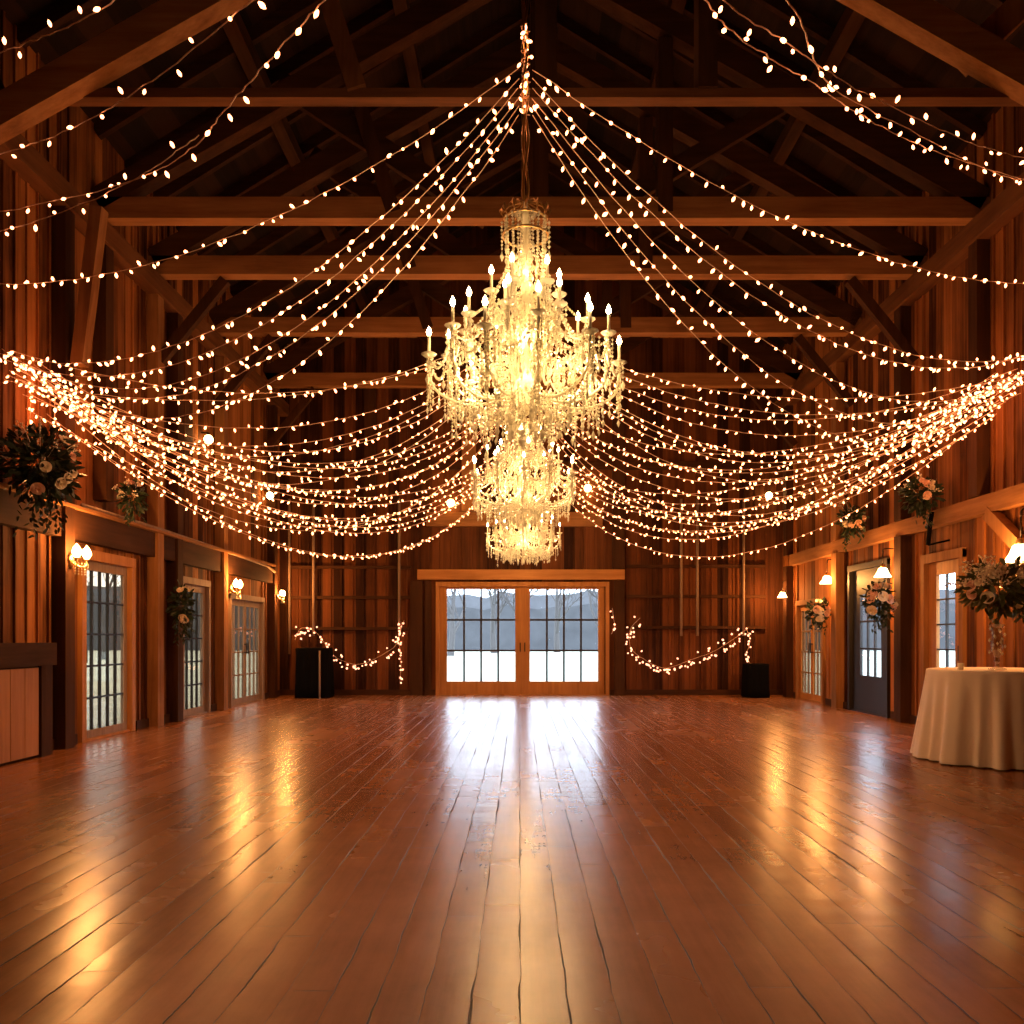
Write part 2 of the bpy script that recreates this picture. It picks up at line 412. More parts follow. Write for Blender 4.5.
# back wall timbers
yb=YB
def bbox(x0,x1,z0,z1,d,mat,name='timber'):
    mb=MB(); mb.box(x0,x1,yb-d,yb,z0,z1); return struct(mb,name,mat)
n=[6]
def trim(x0,x1,z0,z1,d,mat):
    o=bbox(x0,x1,z0,z1,d,mat,'trim_%d'%n[0]); n[0]+=1; return o
px2x=lambda px:(px-520)/F*yb
py2z=lambda py:EYE+(638-py)/F*yb
trim(px2x(427),px2x(602),py2z(527),py2z(513),.16,M['beamX'])       # mid beam
trim(px2x(418),px2x(624),py2z(580),py2z(570),.14,M['honey'])       # door header
trim(px2x(411),px2x(423),0,py2z(581),.10,M['darkZ'])
trim(px2x(614),px2x(624),0,py2z(581),.10,M['darkZ'])
trim(px2x(425),px2x(431),0,py2z(581),.06,M['darkZ'])
for py in (567,597,628):
    trim(px2x(291),px2x(411),py2z(py+2),py2z(py-1),.09,M['darkX'])
    trim(px2x(626),px2x(765),py2z(py+1),py2z(py-2),.09,M['darkX'])
trim(px2x(462),px2x(476),py2z(512),py2z(400),.12,M['beamZ'])
trim(px2x(612),px2x(624),py2z(569),py2z(400),.10,M['darkZ'])
trim(px2x(365),px2x(376),py2z(512),py2z(388),.10,M['darkZ'])
trim(px2x(300),px2x(770),py2z(338),py2z(328),.12,M['beamX'])
trim(XL,XR,py2z(470),py2z(462),.08,M['darkX'])
for px in (291,315,400,680,696,742):
    mb=MB(); mb.tube([(px2x(px),yb-.14,py2z(636) if px!=291 else .9),(px2x(px),yb-.14,py2z(500))],.028,8)
    side='left' if px<500 else 'right'
    o=mb.build('hanging_pole',M['grey_wood'])
    k={291:'slim upright pole nearest the left corner of the back wall',315:'slim upright pole above the dark box left of the back doors',
       400:'slim upright pole just left of the double back doors',680:'slim upright pole on the back wall, nearest right of the double doors',
       696:'slim upright pole on the back wall, middle one right of the double doors',742:'slim upright pole above the right end of the wall garland'}[px]
    tag(o,k,'pole','slim upright poles on the back wall')

# ------------------------------------------------------------------ doors
def door(name, horiz, pos, a, b, ztop, sign, leaves, cols, rows, fm, sm, bar, glass, fw=.09, inset=.0, stile=.10, kick=.22, topr=.12, handle=True, barw=.022, zb=0.0):
    """frame lining an opening a..b, thick between pos-.03*sign and pos+.1*sign"""
    e=empty(name,(0,0,0),kind='structure')
    def bx(mb,p,q,d0,d1,z0,z1):
        u,v=sorted((pos+sign*d0,pos+sign*d1))
        if horiz=='Y': mb.box(u,v,p,q,z0,z1)
        else: mb.box(p,q,u,v,z0,z1)
    mb=MB(); bx(mb,a-fw,a,-.05,.1,0,ztop+fw); bx(mb,b,b+fw,-.05,.1,0,ztop+fw); bx(mb,a-fw,b+fw,-.055,.1,ztop-.005,ztop+fw*1.2); bx(mb,a,b,-.02,.1,0,.025)
    mb.build('door_frame',fm,e)
    lw=(b-a)/leaves
    for i in range(leaves):
        p=a+lw*i; q=p+lw
        mb=MB(); d0,d1=inset+.02,inset+.065
        bx(mb,p,p+stile,d0,d1,.02,ztop); bx(mb,q-stile,q,d0,d1,.02,ztop)
        bx(mb,p+stile,q-stile,d0,d1,.01,kick+zb); bx(mb,p+stile,q-stile,d0,d1,ztop-topr,ztop)
        lf=mb.build('door_leaf',sm,e)
        mb=MB(); gx0,gx1,gz0,gz1=p+stile,q-stile,kick+zb,ztop-topr
        for c in range(1,cols):
            x=gx0+(gx1-gx0)*c/cols; bx(mb,x-barw/2,x+barw/2,d0+.005,d1-.005,gz0,gz1)
        for r in range(1,rows):
            z=gz0+(gz1-gz0)*r/rows; bx(mb,gx0,gx1,d0+.007,d1-.007,z-barw/2,z+barw/2)
        mb.build('glazing_bars',bar,lf)
        mb=MB(); m_=(d0+d1)/2
        bx(mb,gx0,gx1,m_-.003,m_+.003,gz0,gz1); mb.build('pane',glass,lf)
        if handle:
            mb=MB(); hx=(q-.05) if i==0 and leaves==2 else p+.05
            bx(mb,hx-.012,hx+.012,d0-.05,d0-.035,.95,1.15); bx(mb,hx-.01,hx+.01,d0-.04,d0,1.12,1.14); bx(mb,hx-.01,hx+.01,d0-.04,d0,.96,.98)
            mb.build('door_handle',M['iron'],lf)
    return e
door('door_1','X',YB,DX0+.0,DX1,2.38,1,2,4,3,M['honeyZ'],M['honeyZ'],M['black_door'],M['glass'],fw=.08,stile=.16,kick=.30,topr=.06,barw=.042)
door('door_2','Y',XL,10.2,11.4,2.2,-1,1,5,5,M['honeyZ'],M['grey_wood'],M['iron'],M['old_glass'],fw=.1,stile=.09,kick=.12,barw=.024)
door('door_3','Y',XL,13.18,14.22,2.11,-1,1,4,5,M['grey_wood'],M['grey_wood'],M['iron'],M['old_glass'],fw=.08,kick=.12,barw=.024)
door('door_4','Y',XL,15.38,17.22,1.97,-1,2,3,4,M['grey_wood'],M['grey_wood'],M['grey_wood'],M['old_glass'],fw=.08,kick=.12,stile=.07,barw=.024)
door('door_5','Y',XR,11.05,12.0,2.3,1,1,2,4,M['beamZ'],M['honeyZ'],M['black_door'],M['glass'],fw=.1,stile=.22,kick=.75,topr=.18)
door('door_6','Y',XR,13.28,14.72,2.4,1,1,3,3,M['black_door'],M['black_door'],M['black_door'],M['glass'],fw=.08,stile=.30,kick=.62,topr=.42,inset=.0,barw=.03)
door('door_7','Y',XR,16.08,17.52,1.92,1,2,3,4,M['beamZ'],M['honeyZ'],M['grey_wood'],M['old_glass'],fw=.08,kick=.14,stile=.07,barw=.03)

# ------------------------------------------------------------------ outside
mb=MB(); mb.box(-90,90,-20,170,-.5,-.14)
o=mb.build('ground_outside',M['snow']); o['kind']='structure'
def hillmb(x0,x1,y0,y1,h,seed,along='x'):
    rr=random.Random(seed); mb=MB(); n=60; vs_=[];
    for i in range(n+1):
        t=i/n; hh=h*(.86+.08*math.sin(t*9+seed)+rr.uniform(-.04,.04))
        x=x0+(x1-x0)*t; y=y0+(y1-y0)*t
        nx,ny=(0,1) if along=='x' else (math.copysign(1,x0),0)
        for dd,zz in ((0,-.2),(1.5,hh*.75),(4,hh),(12,hh*.7),(14,-.2)):
            vs_.append((x+nx*dd,y+ny*dd,zz if zz<0 else zz+rr.uniform(-.15,.15)))
    fs=[]
    for i in range(n):
        for k in range(4):
            a=i*5+k; fs.append((a,a+5,a+6,a+1))
    mb.add(vs_,fs); return mb
for args,lab in (((-60,60,95,95,8.0,1),'distant grey wooded rise beyond the pale field behind the back doors'),
                 ((-60,-60,10,95,3.5,2,'y'),'grey wooded bank outside beyond the left side doors'),
                 ((60,60,10,95,3.5,3,'y'),'grey wooded bank outside beyond the right side doors')):
    o=hillmb(*args).build('wooded_bank',M['woods']); tag(o,lab,'woods',kind='stuff')
def bare_tree(seed,h):
    rr=random.Random(seed); mb=MB()
    def br(p,d,l,r,dep):
        q=p+d*l*.5+Vector((rr.uniform(-.05,.05),rr.uniform(-.05,.05),0))*l; e=q+(d+Vector((0,0,.12))).normalized()*l*.5
        mb.tube([p,q,e],[r,r*.8,r*.6],5 if dep<2 else 3,False)
        if dep>=5: return
        for _ in range(3 if dep<4 else 2):
            nd=(d+Vector((rr.uniform(-.8,.8),rr.uniform(-.8,.8),rr.uniform(-.1,.5)))).normalized()
            br(e if rr.random()<.6 else q,nd,l*rr.uniform(.6,.82),r*.55,dep+1)
    br(Vector((0,0,0)),Vector((0,0,1)),h*.3,h*.028,0)
    return mb
protos=[]
tl=[(-5.4,66,11),(-2.4,78,12),(.2,62,9),(3.6,82,12),(6.4,66,10),(-9.5,72,10),(12,64,8),(-12,66,9),(-24,40,8),(-27,55,9),(-22,30,7),(26,44,8),(24,30,7),(-17,50,8)]
for i,(x,y,h) in enumerate(tl):
    if i<3:
        t=bare_tree(20+i,1.0).build('bare_tree',M['bark']); protos.append(t)
    else:
        t=protos[i%3].copy(); C.objects.link(t)
    t.location=(x,y,-.16); t.scale=(h,)*3; t.rotation_euler=(0,0,i*1.3)
    tag(t,'bare grey winter tree outside beyond the pale field','tree','bare trees beyond the barn doors')

# ------------------------------------------------------------------ string lights
mb=MB(); mb.lathe([(.0045,-.012),(.007,-.008),(.0125,.004),(.013,.013),(.009,.024),(.0001,.034)],n=6)
bulb_me=mb.build('bulb',M['string_bulb']); bulb_mesh=bulb_me.data; bpy.data.objects.remove(bulb_me)
mb=MB(); mb.lathe([(.006,-.012),(.010,-.008),(.021,.004),(.022,.016),(.014,.030),(.0001,.044)],n=6)
x_=mb.build('bulb',M['swag_bulb']); swag_mesh=x_.data; bpy.data.objects.remove(x_)

def string(pts, spacing, label, group, name='string_light', bulb=bulb_mesh, wire_r=.0042, jit=.012, maxb=99, scale=1.0):
    # arc-length resample
    L=[0]
    for a,b in zip(pts[:-1],pts[1:]): L.append(L[-1]+(b-a).length)
    root=MB(); wob=[p+Vector((R.uniform(-1,1),R.uniform(-1,1),R.uniform(-1,1)))*.006 for p in pts]
    root.tube(wob,wire_r,4)
    o=empty(name,pts[0],label,'string lights',group)
    org=pts[0]
    wv=root.build('wire',M['wire'],o); wv.location=-Vector(org)
    tot=L[-1]; s=spacing*R.uniform(.3,1); j=0; cnt=0
    while s<tot and cnt<maxb:
        while L[j+1]<s: j+=1
        t=(s-L[j])/(L[j+1]-L[j]); p=pts[j].lerp(pts[j+1],t)
        d=Vector((R.uniform(-1,1),R.uniform(-1,1),R.choice((-1,-1,-.6,.7))*R.uniform(.5,1.3))).normalized()
        b=bpy.data.objects.new('bulb',bulb); C.objects.link(b); b.parent=o
        b.location=p+d*(jit+.008)-Vector(org)
        b.rotation_euler=d.to_track_quat('Z','Y').to_euler(); b.scale=(scale*.9*R.uniform(.85,1.2),)*3
        s+=spacing*R.uniform(.55,1.45); cnt+=1
    return o
def swoop(A,B,sag,n=36,bow=0.0,skew=1.0):
    A=Vector(A); B=Vector(B); out=[]
    for i in range(n+1):
        t=i/n; p=A.lerp(B,t); u=t**skew; k=4*u*(1-u); p.z-=sag*k; p.y+=bow*4*t*(1-t)
        out.append(p)
    return out
HZ=5.35
H1=Vector((.04,6.2,HZ)); H2=Vector((.04,10.9,HZ)); H2b=Vector((.04,13.1,HZ)); H3=Vector((.05,16.5,HZ))
ords=['highest','second highest','third highest','fourth highest','fifth highest','lowest']
for side,sx,ex,ey,ez in (('left',-1,XL+.06,8.35,4.1),('right',1,XR-.06,9.3,4.32)):
    sags=[.45,.82,.92,1.10,1.14,1.32] if side=='left' else [.42,.78,.90,1.10,1.30,1.52]
    for i,s in enumerate(sags):
        z=ez+(.5 if i==0 and side=='left' else .62 if i==0 else 0)+R.uniform(-.12,.12)
        string(swoop(H1+Vector((sx*.05,.03*i,-.05*i+.05)),(ex,ey+.12*i-.2,z),s),.125,
               '%s of six light strings from above the largest chandelier to the %s wall'%(ords[i],side),
               'string lights fanning from the largest chandelier')
    for i in range(8):
        s=.6+i*.13+R.uniform(-.05,.05)
        string(swoop(H2+Vector((sx*.05,R.uniform(-.1,.1),-.03*i)),(ex,ey+.2+.11*i,ez+R.uniform(-.35,.15)),s,skew=.9),.125,
               "warm light string sagging from above the middle chandelier to the %s wall"%side,
               'string lights from the middle chandelier to the %s wall'%side)
    for i in range(8):
        s=1.1+i*.115+R.uniform(-.05,.05)
        string(swoop(H2b+Vector((sx*.05,R.uniform(-.1,.1),-.03*i)),(ex,ey+.25+.12*i,ez+R.uniform(-.4,.1)),s,skew=.85,bow=R.uniform(-.3,.3)),.125,
               "warm light string sagging from the rafters between the two smaller chandeliers to the %s wall"%side,
               'string lights from between the smaller chandeliers to the %s wall'%side)
    for i in range(8):
        s=1.35+i*.10+R.uniform(-.05,.05)
        string(swoop(H3+Vector((sx*.05,R.uniform(-.1,.1),-.02*i)),(ex,ey+.3+.14*i,ez+R.uniform(-.45,.0)),s,bow=R.uniform(-.4,.4),skew=.85),.125,
               "warm light string sagging low from above the smallest chandelier to the %s wall"%side,
               'string lights from the smallest chandelier to the %s wall'%side)
# near strings in the top corners
def spl(pts,n=10):
    pts=[Vector(p) for p in pts]; q=[pts[0]*2-pts[1]]+pts+[pts[-1]*2-pts[-2]]; out=[]
    for i in range(1,len(q)-2):
        for k in range(n):
            t=k/n; a,b,c,d=q[i-1],q[i],q[i+1],q[i+2]
            out.append(.5*((2*b)+(c-a)*t+(2*a-5*b+4*c-d)*t*t+(3*b-3*c+d-a)*t**3))
    out.append(q[-2]); return out
near=[
 ([P(150,-30,4.2),P(115,0,4.4),P(60,30,4.7),P(0,52,5.0),P(-60,70,5.3)],'string of lights cutting across the very top left corner'),
 ([P(300,-40,4.0),P(245,5,4.3),P(160,75,4.9),P(80,125,5.5),P(0,155,6.1),P(-60,170,6.6)],'string of lights below the top left corner string, crossing the timber chord'),
 ([P(350,-30,3.8),P(320,5,4.1),P(270,60,4.5),P(225,110,5.0),P(190,150,5.4),P(120,185,5.9),P(0,212,6.6),P(-60,222,7)],'third string from the top left corner, bending down towards the wall'),
 ([P(200,135,5.4),P(150,170,5.4),P(80,205,5.8),P(0,232,6.4),P(-40,240,6.7)],'short lower string of lights at upper left, under the bending one'),
 ([P(700,-30,3.8),P(735,10,4.1),P(790,45,4.5),P(850,85,5.0),P(920,120,5.7),P(985,148,6.4),P(1060,165,7.0)],'topmost string of lights at upper right beside the orange timber'),
 ([P(690,-20,4.0),P(725,25,4.3),P(765,55,4.7),P(815,85,5.2),P(870,120,5.8),P(945,155,6.5),P(1060,190,7.2)],'middle string of lights at upper right, just under the topmost'),
 ([P(770,-20,4.0),P(800,20,4.3),P(830,85,5.0),P(900,125,6.0),P(1000,175,6.9),P(1060,185,7.3)],'string of lights at upper right that drops steeply before joining the others'),
]
for pts,lab in near:
    string(spl(pts),.24,lab,'near string lights in the top corners',scale=.95,jit=.03)
# short droppers hanging from the bunch at the left wall
for i,(px,py,ln,Y) in enumerate(((55,395,.55,9.4),(110,400,.5,10.0),(30,385,.7,9.0))):
    a=P(px,py,Y); string([a-Vector((0,0,ln*k/8)) for k in range(9)],.07,
        ['short dangling string of lights, middle of three near the left wall','short dangling string of lights, rightmost of three near the left wall','short dangling string of lights, leftmost of three near the left wall'][i],'dangling light strings by the left wall')
# garlands on the back wall
gy=YB-.24
def gp(px,py): return P(px,py,gy)
for nm,pts,lab in (('l',[(295,640),(302,628),(318,634),(330,652),(345,662),(362,664),(380,656),(395,646),(400,632),(404,620)],'garland of pinkish lights swagged on the back wall left of the double doors'),
                   ('r',[(640,618),(630,630),(631,648),(645,660),(665,668),(690,660),(712,652),(732,640),(748,628)],'garland of pinkish lights swagged on the back wall right of the double doors'),
                   ('ld',[(402,622),(399,640),(401,660),(400,682)],'strand of lights dropping straight down by the left back wall garland'),
                   ('rd',[(746,628),(750,640),(747,655),(752,668)],'strand of lights dropping at the right end of the right wall garland'),
                   ('x',[(613,608),(614,616),(615,626),(612,634)],'tiny cluster strand of lights on the post right of the double doors')):
    string(spl([gp(*p)+(Vector((0,.125,0)) if nm=='x' else Vector()) for p in pts],6),{'l':.042,'r':.042,'x':.11}.get(nm,.07),lab,'light garlands on the back wall',name='light_garland',bulb=swag_mesh,jit=.11 if nm in('l','r') else .03,scale=1.0)

# ------------------------------------------------------------------ chandeliers
def chandelier():
    e=empty('chandelier',(0,0,0)); Z0=2.75     # world heights minus nothing; root at z=0
    mb=MB(); mb.lathe([(.0001,2.86),(.05,2.90),(.02,2.95),(.09,3.02),(.12,3.08),(.05,3.14),(.03,3.25),(.07,3.32),(.035,3.4),(.03,3.55),(.06,3.62),(.09,3.68),(.035,3.76),(.03,3.95),(.06,4.02),(.03,4.1),(.03,4.3),(.09,4.34),(.02,4.38),(.012,4.45)],n=14)
    mb.build('stem',M['crystal'],e)
    tiers=[(12,.70,3.00,3.28,.13),(8,.46,3.30,3.52,.12),(6,.25,3.62,3.76,.12)]
    up=0
    tips=[]; armpts=[]
    for ti,(n_,Rr,za,zc,cl) in enumerate(tiers):
        for k in range(n_):
            th=2*PI*(k+.5*(ti%2))/n_+.13; Rk=Rr*(1-.10*(k%2 if ti==0 else 0)); zk=zc+(.10 if (ti==0 and k%2) else 0)
            def q(r,z): return Vector((r*math.cos(th),r*math.sin(th),z))
            armpts.append((ti,spl([q(.03,za+.10),q(Rk*.3,za-.03),q(Rk*.65,za-.06),q(Rk*.95,za+.05),q(Rk,zk-.02)],4)))
            mb=MB(); mb.tube(spl([q(.03,za+.10),q(Rk*.3,za-.03),q(Rk*.65,za-.06),q(Rk*.95,za+.05),q(Rk,zk-.02)],4),.011,6)
            mb.lathe([(.0001,-.02),(.03,-.012),(.055,.006),(.058,.012),(.02,.008),(.018,.03)],q(Rk,zk),10)
            arm=mb.build('arm',M['crystal'],e)
            mb=MB(); mb.lathe([(.011,0),(.011,cl)],q(Rk,zk+.01),8); mb.build('candle_sleeve',M['candle'],arm)
            mb=MB(); mb.lathe([(.008,0),(.017,.014),(.019,.028),(.011,.052),(.0001,.072)],q(Rk,zk+cl+.01),8); mb.build('bulb',M['flame'],arm)
            tips.append((th,Rk,zk,ti))
    # hanging drops
    def drop(p,ln,big=False):
        mb=MB(); z=p.z; s=R.uniform(.018,.024)
        while z>p.z-ln:
            mb.bead((p.x,p.y,z),s*.6,s*.75); z-=s*1.5
        mb.bead((p.x,p.y,z-.03),.017 if not big else .026,.042 if not big else .06)
        mb.build('crystal_drop',M['crystal'],e)
    for th,r,z,ti in tips:
        for dth,rr,ln in ((-.10,r*1.02,.10),(.10,r*1.02,.14),(0,r*.72,R.uniform(.16,.30))):
            a=th+dth; drop(Vector((rr*math.cos(a),rr*math.sin(a),z-.02 if rr>r*.9 else z-(.25 if ti==0 else .18))),ln*R.uniform(.8,1.3))
    for k in range(14):
        a=2*PI*k/14; r=.20 if k%2 else .12; drop(Vector((r*math.cos(a),r*math.sin(a),3.02)),.14+.10*(k%2==0),True)
    # swags: crown->tiers, arm to arm
    def swag(a,b,sag,nb,sz=.014,name='bead_swag'):
        mb=MB(); pp=[]
        for i in range(nb+1):
            t=i/nb; p=a.lerp(b,t); p.z-=sag*4*t*(1-t); mb.bead(p,sz,sz*1.1); pp.append(p)
        mb.tube(pp,.003,3)
        mb.build(name,M['crystal'],e)
    cyl=lambda th,r,z:Vector((r*math.cos(th),r*math.sin(th),z))
    for ti in range(3):
        tt=[t for t in tips if t[3]==ti]
        for i,t in enumerate(tt):
            u=tt[(i+1)%len(tt)]
            swag(cyl(t[0],t[1],t[2]),cyl(u[0],u[1],u[2]),.17,15 if ti==0 else 12)
            if ti==0:
                swag(cyl(t[0],t[1],t[2]-.04),cyl(t[0],.24,3.66),.14,22,.012)
                swag(cyl(t[0]+.2,t[1]*.8,3.0),cyl(t[0],.12,2.92),.10,12,.012)
            if ti==1: swag(cyl(t[0],t[1],t[2]),cyl(t[0],.10,4.08),.12,22,.012)
    for k in range(14):
        a=2*PI*k/14
        swag(cyl(a,.15,4.30),cyl(a,.13,3.80),-.01,20,.013)
    # crown
    mb=MB()
    for zc,rc in ((4.30,.15),(4.18,.165)):
        mb.tube([cyl(2*PI*k/24,rc,zc) for k in range(25)],.009,6,False)
    for k in range(12):
        a=2*PI*k/12; mb.tube([cyl(a,.15,4.30),cyl(a,.17,4.34),cyl(a,.12,4.40),cyl(a,.02,4.43)],.006,5); mb.bead(cyl(a,.175,4.36),.018,.03)
    mb.build('crown',M['brass'],e)
    for k in range(10):
        a=2*PI*k/10; drop(cyl(a,.172,4.28),.20)
    # little cage lights of crystal pins round the column
    mb=MB()
    for k in range(380):
        a=R.random()*2*PI; z=R.uniform(2.98,4.0); r=(.14+.52*max(0,1-abs(z-3.16)/.6))*R.uniform(.35,1)
        mb.bead(cyl(a,r,z),R.uniform(.010,.018),R.uniform(.016,.04))
    for ti,ap in armpts:
        for p in ap[3:]:
            for _ in range(1 if R.random()<.5 else 2):
                z=p.z-.01; ln=R.uniform(.04,.20) if ti==0 else R.uniform(.04,.10)
                ox,oy=R.uniform(-.03,.03),R.uniform(-.03,.03)
                while z>p.z-ln:
                    mb.bead((p.x+ox,p.y+oy,z),.011,.014); z-=.026
                mb.bead((p.x+ox,p.y+oy,z-.02),.013,.032)
            mb.bead(p+Vector((0,0,.022)),.013,.02)
    o=mb.build('crystal_beads',M['crystal'],e); o['kind']='stuff'
    for k in range(4):
        a=PI/4+k*PI/2; lamp('lamp',(.52*math.cos(a),.52*math.sin(a),3.12),CHAND_W*.11,e,.05,(1.0,.58,.24))
    for zz,f in ((3.42,.34),(3.9,.14),(3.1,.12)):
        lamp('lamp',(0.0,0.0,zz),CHAND_W*f,e,.16,(1.0,.53,.20))
    # hanging chain up to the ridge: two cords twisted round each other plus links
    mb=MB(); top=RIDGE-.42
    for ph in (0,PI):
        pts=[Vector((.018*math.cos(ph+z*9),.018*math.sin(ph+z*9),z)) for z in [4.44+(top-4.44)*i/160 for i in range(161)]]
        mb.tube(pts,.012,5)
    mb.build('chain',M['brass'],e)
    return e
ch=chandelier(); ch.location=(.04,6.2,0)
tag(ch,'largest crystal chandelier with candle bulbs, hanging nearest the viewer','chandelier','crystal chandeliers in a line down the hall')
dup(ch,(.04,10.9,0),'middle crystal chandelier, seen directly below and behind the largest',rz=.4)
dup(ch,(.07,16.5,.0),'smallest crystal chandelier, lowest in view, before the beam over the back doors',rz=.9)
# bundles of lights wound round the three hubs
for h,lab in ((H1,'knot of gathered light strings on the chain of the largest chandelier'),(H2,'knot of gathered light strings on the chain of the middle chandelier'),(H3,'knot of gathered light strings on the chain of the farthest chandelier')):
    pts=[h+Vector((.035*math.cos(t*1.7),.035*math.sin(t*1.7),-.28+.65*t/40)) for t in range(41)]
    string(pts,.09,lab,'knots of lights on the chandelier chains',name='light_knot',scale=.9)

# ------------------------------------------------------------------ lamps
def sconce(loc,label):
    e=empty('wall_sconce',loc,label,'wall lamp','twin candle sconces on the left wall')
    mb=MB(); mb.lathe([(.0001,-.01),(.05,0),(.06,.015),(.03,.03),(.0001,.04)],(0,0,0),12)
    for i,(x,y,z) in enumerate(mb.v): mb.v[i]=(z-.13,y,x*1.6-.05)
    mb.build('backplate',M['brass'],e)
    for s in (-1,1):
        mb=MB(); mb.tube(spl([(-.12,0,-.06),(-.04,s*.05,-.12),(.0,s*.10,-.10),(0,s*.11,-.04)],5),.009,6)
        mb.lathe([(.0001,-.01),(.035,0),(.042,.01),(.012,.012)],(0,s*.11,-.04),10); arm=mb.build('arm',M['brass'],e)
        mb=MB(); mb.lathe([(.018,0),(.040,.03),(.052,.065),(.038,.11),(.0001,.16)],(0,s*.11,-.03),10); mb.build('bulb',M['sconce_bulb'],arm)
    for k in range(5):
        mb=MB(); 
        for i in range(5): mb.bead((.0,-.14+.07*k,-.09-.03*i),.009,.013)
        mb.build('crystal_drop',M['crystal'],e)
    lamp('lamp',(.07,0,.06),SCONCE_W,e,.05)
    return e
s1=sconce((XL+.13,9.62,2.18),'twin-bulb brass sconce beside the nearest left door, brightest on the left')
s1.location.x=XL+.29
s2=dup(s1,(XL+.13,14.95,2.16),'twin-bulb brass sconce between the second and third left doors')
s2.location.x=XL+.29
s3=dup(s1,(XL+.14,17.75,2.15),'twin-bulb brass sconce in the far left corner'); s3.location.x=XL+.29; s3.scale=(.8,)*3
def lantern(loc,label,top):
    e=empty('hanging_lantern',loc,label,'lantern','frosted bell lanterns on the right wall')
    mb=MB(); mb.tube([(0,0,.10),(0,0,top)],.008,6); mb.tube(spl([(0,0,top),(.02,0,top+.06),(.16,0,top+.06)],4),.01,6); mb.build('bracket',M['iron'],e)
    mb=MB(); mb.lathe([(.02,.12),(.035,.11),(.05,.06),(.028,.055)],n=12); mb.build('cap',M['brass'],e)
    mb=MB(); mb.lathe([(.035,.075),(.065,.055),(.085,.0),(.12,-.06),(.13,-.075)],n=16,fn=lambda t,j:1+.05*math.cos(8*t)*(j/4)); mb.f=mb.f[:-2]; mb.sm=mb.sm[:-2]; mb.build('lamp_shade',M['shade'],e)
    mb=MB(); mb.ball((0,0,-.03),.038,10,8); mb.build('bulb',M['sconce_bulb'],e)
    lamp('lamp',(-.17,0,-.03),SCONCE_W,e,.06)
    return e
l1=lantern((XR-.18,13.05,2.26),'frosted bell lantern right of the dark glazed door, above a rose cluster',.30)
dup(l1,(XR-.18,15.42,2.31),'frosted bell lantern between the far pale doors and the dark doorway')
l3=dup(l1,(XR-.22,17.9,2.16),'small frosted bell lantern in the far right corner'); l3.scale=(.8,)*3
l4=dup(l1,(XR-.18,9.45,2.20),'brightest frosted bell lantern, at the right edge behind the tall bouquet'); l4.scale=(1.35,)*3
for o,lab,(x,y,z),wd in ((0,'glowing globe bulb high on the left wall, highest of the five',(XL+.12,14.0,4.52),1.0),
                  (0,'glowing globe bulb at the far end of the left wall',(XL+.16,17.3,4.15),1.0),
                  (0,'glowing globe bulb on the back wall left of the chandeliers',(-1.5,YB-.16,4.18),1.15),
                  (0,'glowing globe bulb on the back wall right of the chandeliers',(1.47,YB-.16,4.5),1.1),
                  (0,'glowing globe bulb at the far end of the right wall',(XR-.35,YB-.16,4.34),1.05)):
    e=empty('globe_lamp',(x,y,z),lab,'lamp','globe bulbs high on the far walls')
    mb=MB(); mb.ball((0,0,0),.075*wd,12,8); mb.build('bulb',M['globe'],e)
    d=Vector((-1,0,0)) if x<-4 else Vector((0,1,0))
    mb=MB(); mb.tube([Vector((0,0,.06)),Vector((0,0,.11)),d*.13+Vector((0,0,.11))],.014,6); mb.lathe([(.03,.05),(.03,.09),(.015,.10)],n=8); mb.build('bracket',M['iron'],e)
    lamp('lamp',(-d.x*.14,-d.y*.14,-.02),3.0,e,.04)

# ------------------------------------------------------------------ flowers
def leaf(mb,p,d,l,wd):
    d=d.normalized(); s=d.cross(Vector((R.uniform(-1,1),R.uniform(-1,1),R.uniform(-1,1))))
    if s.length<1e-3: s=d.orthogonal()
    s.normalize(); nrm=s.cross(d); dr=nrm*l*R.uniform(-.25,.1)
    mb.add([p,p+d*l*.35+s*wd*.5,p+d*l*.35-s*wd*.5,p+d*l*.75+s*wd*.38+dr*.5,p+d*l*.75-s*wd*.38+dr*.5,p+d*l+dr],[(0,1,2),(1,3,4,2),(3,5,4)],True)
def rose_mb(c,r,dirv):
    mb=MB(); q=dirv.to_track_quat('Z','Y')
    for ring,(n_,rr,hh,tilt) in enumerate(((3,.30,.9,.15),(5,.55,.75,.45),(6,.85,.5,.85))):
        for k in range(n_):
            a=2*PI*(k+.4*ring)/n_; pts=[]
            for u in (-1,-.5,0,.5,1):
                for v in (0,.55,1):
                    aa=a+u*PI/n_*1.15; rad=rr*(.35+.65*v)*(1+.18*tilt*v); z=hh*v*(1-.18*abs(u))-.25*ring*.5
                    if v==1: rad*=1.12
                    pts.append(Vector(c)+q@(Vector((rad*math.cos(aa),rad*math.sin(aa),z))*r))
            fs=[]
            for i in range(4):
                for j in range(2): b=i*3+j; fs.append((b,b+3,b+4,b+1))
            mb.add(pts,fs,True)
    mb.lathe([(r*.05,-.35*r),(r*.45,-.1*r),(r*.3,.25*r),(.0001,.5*r)],c,8)
    return mb
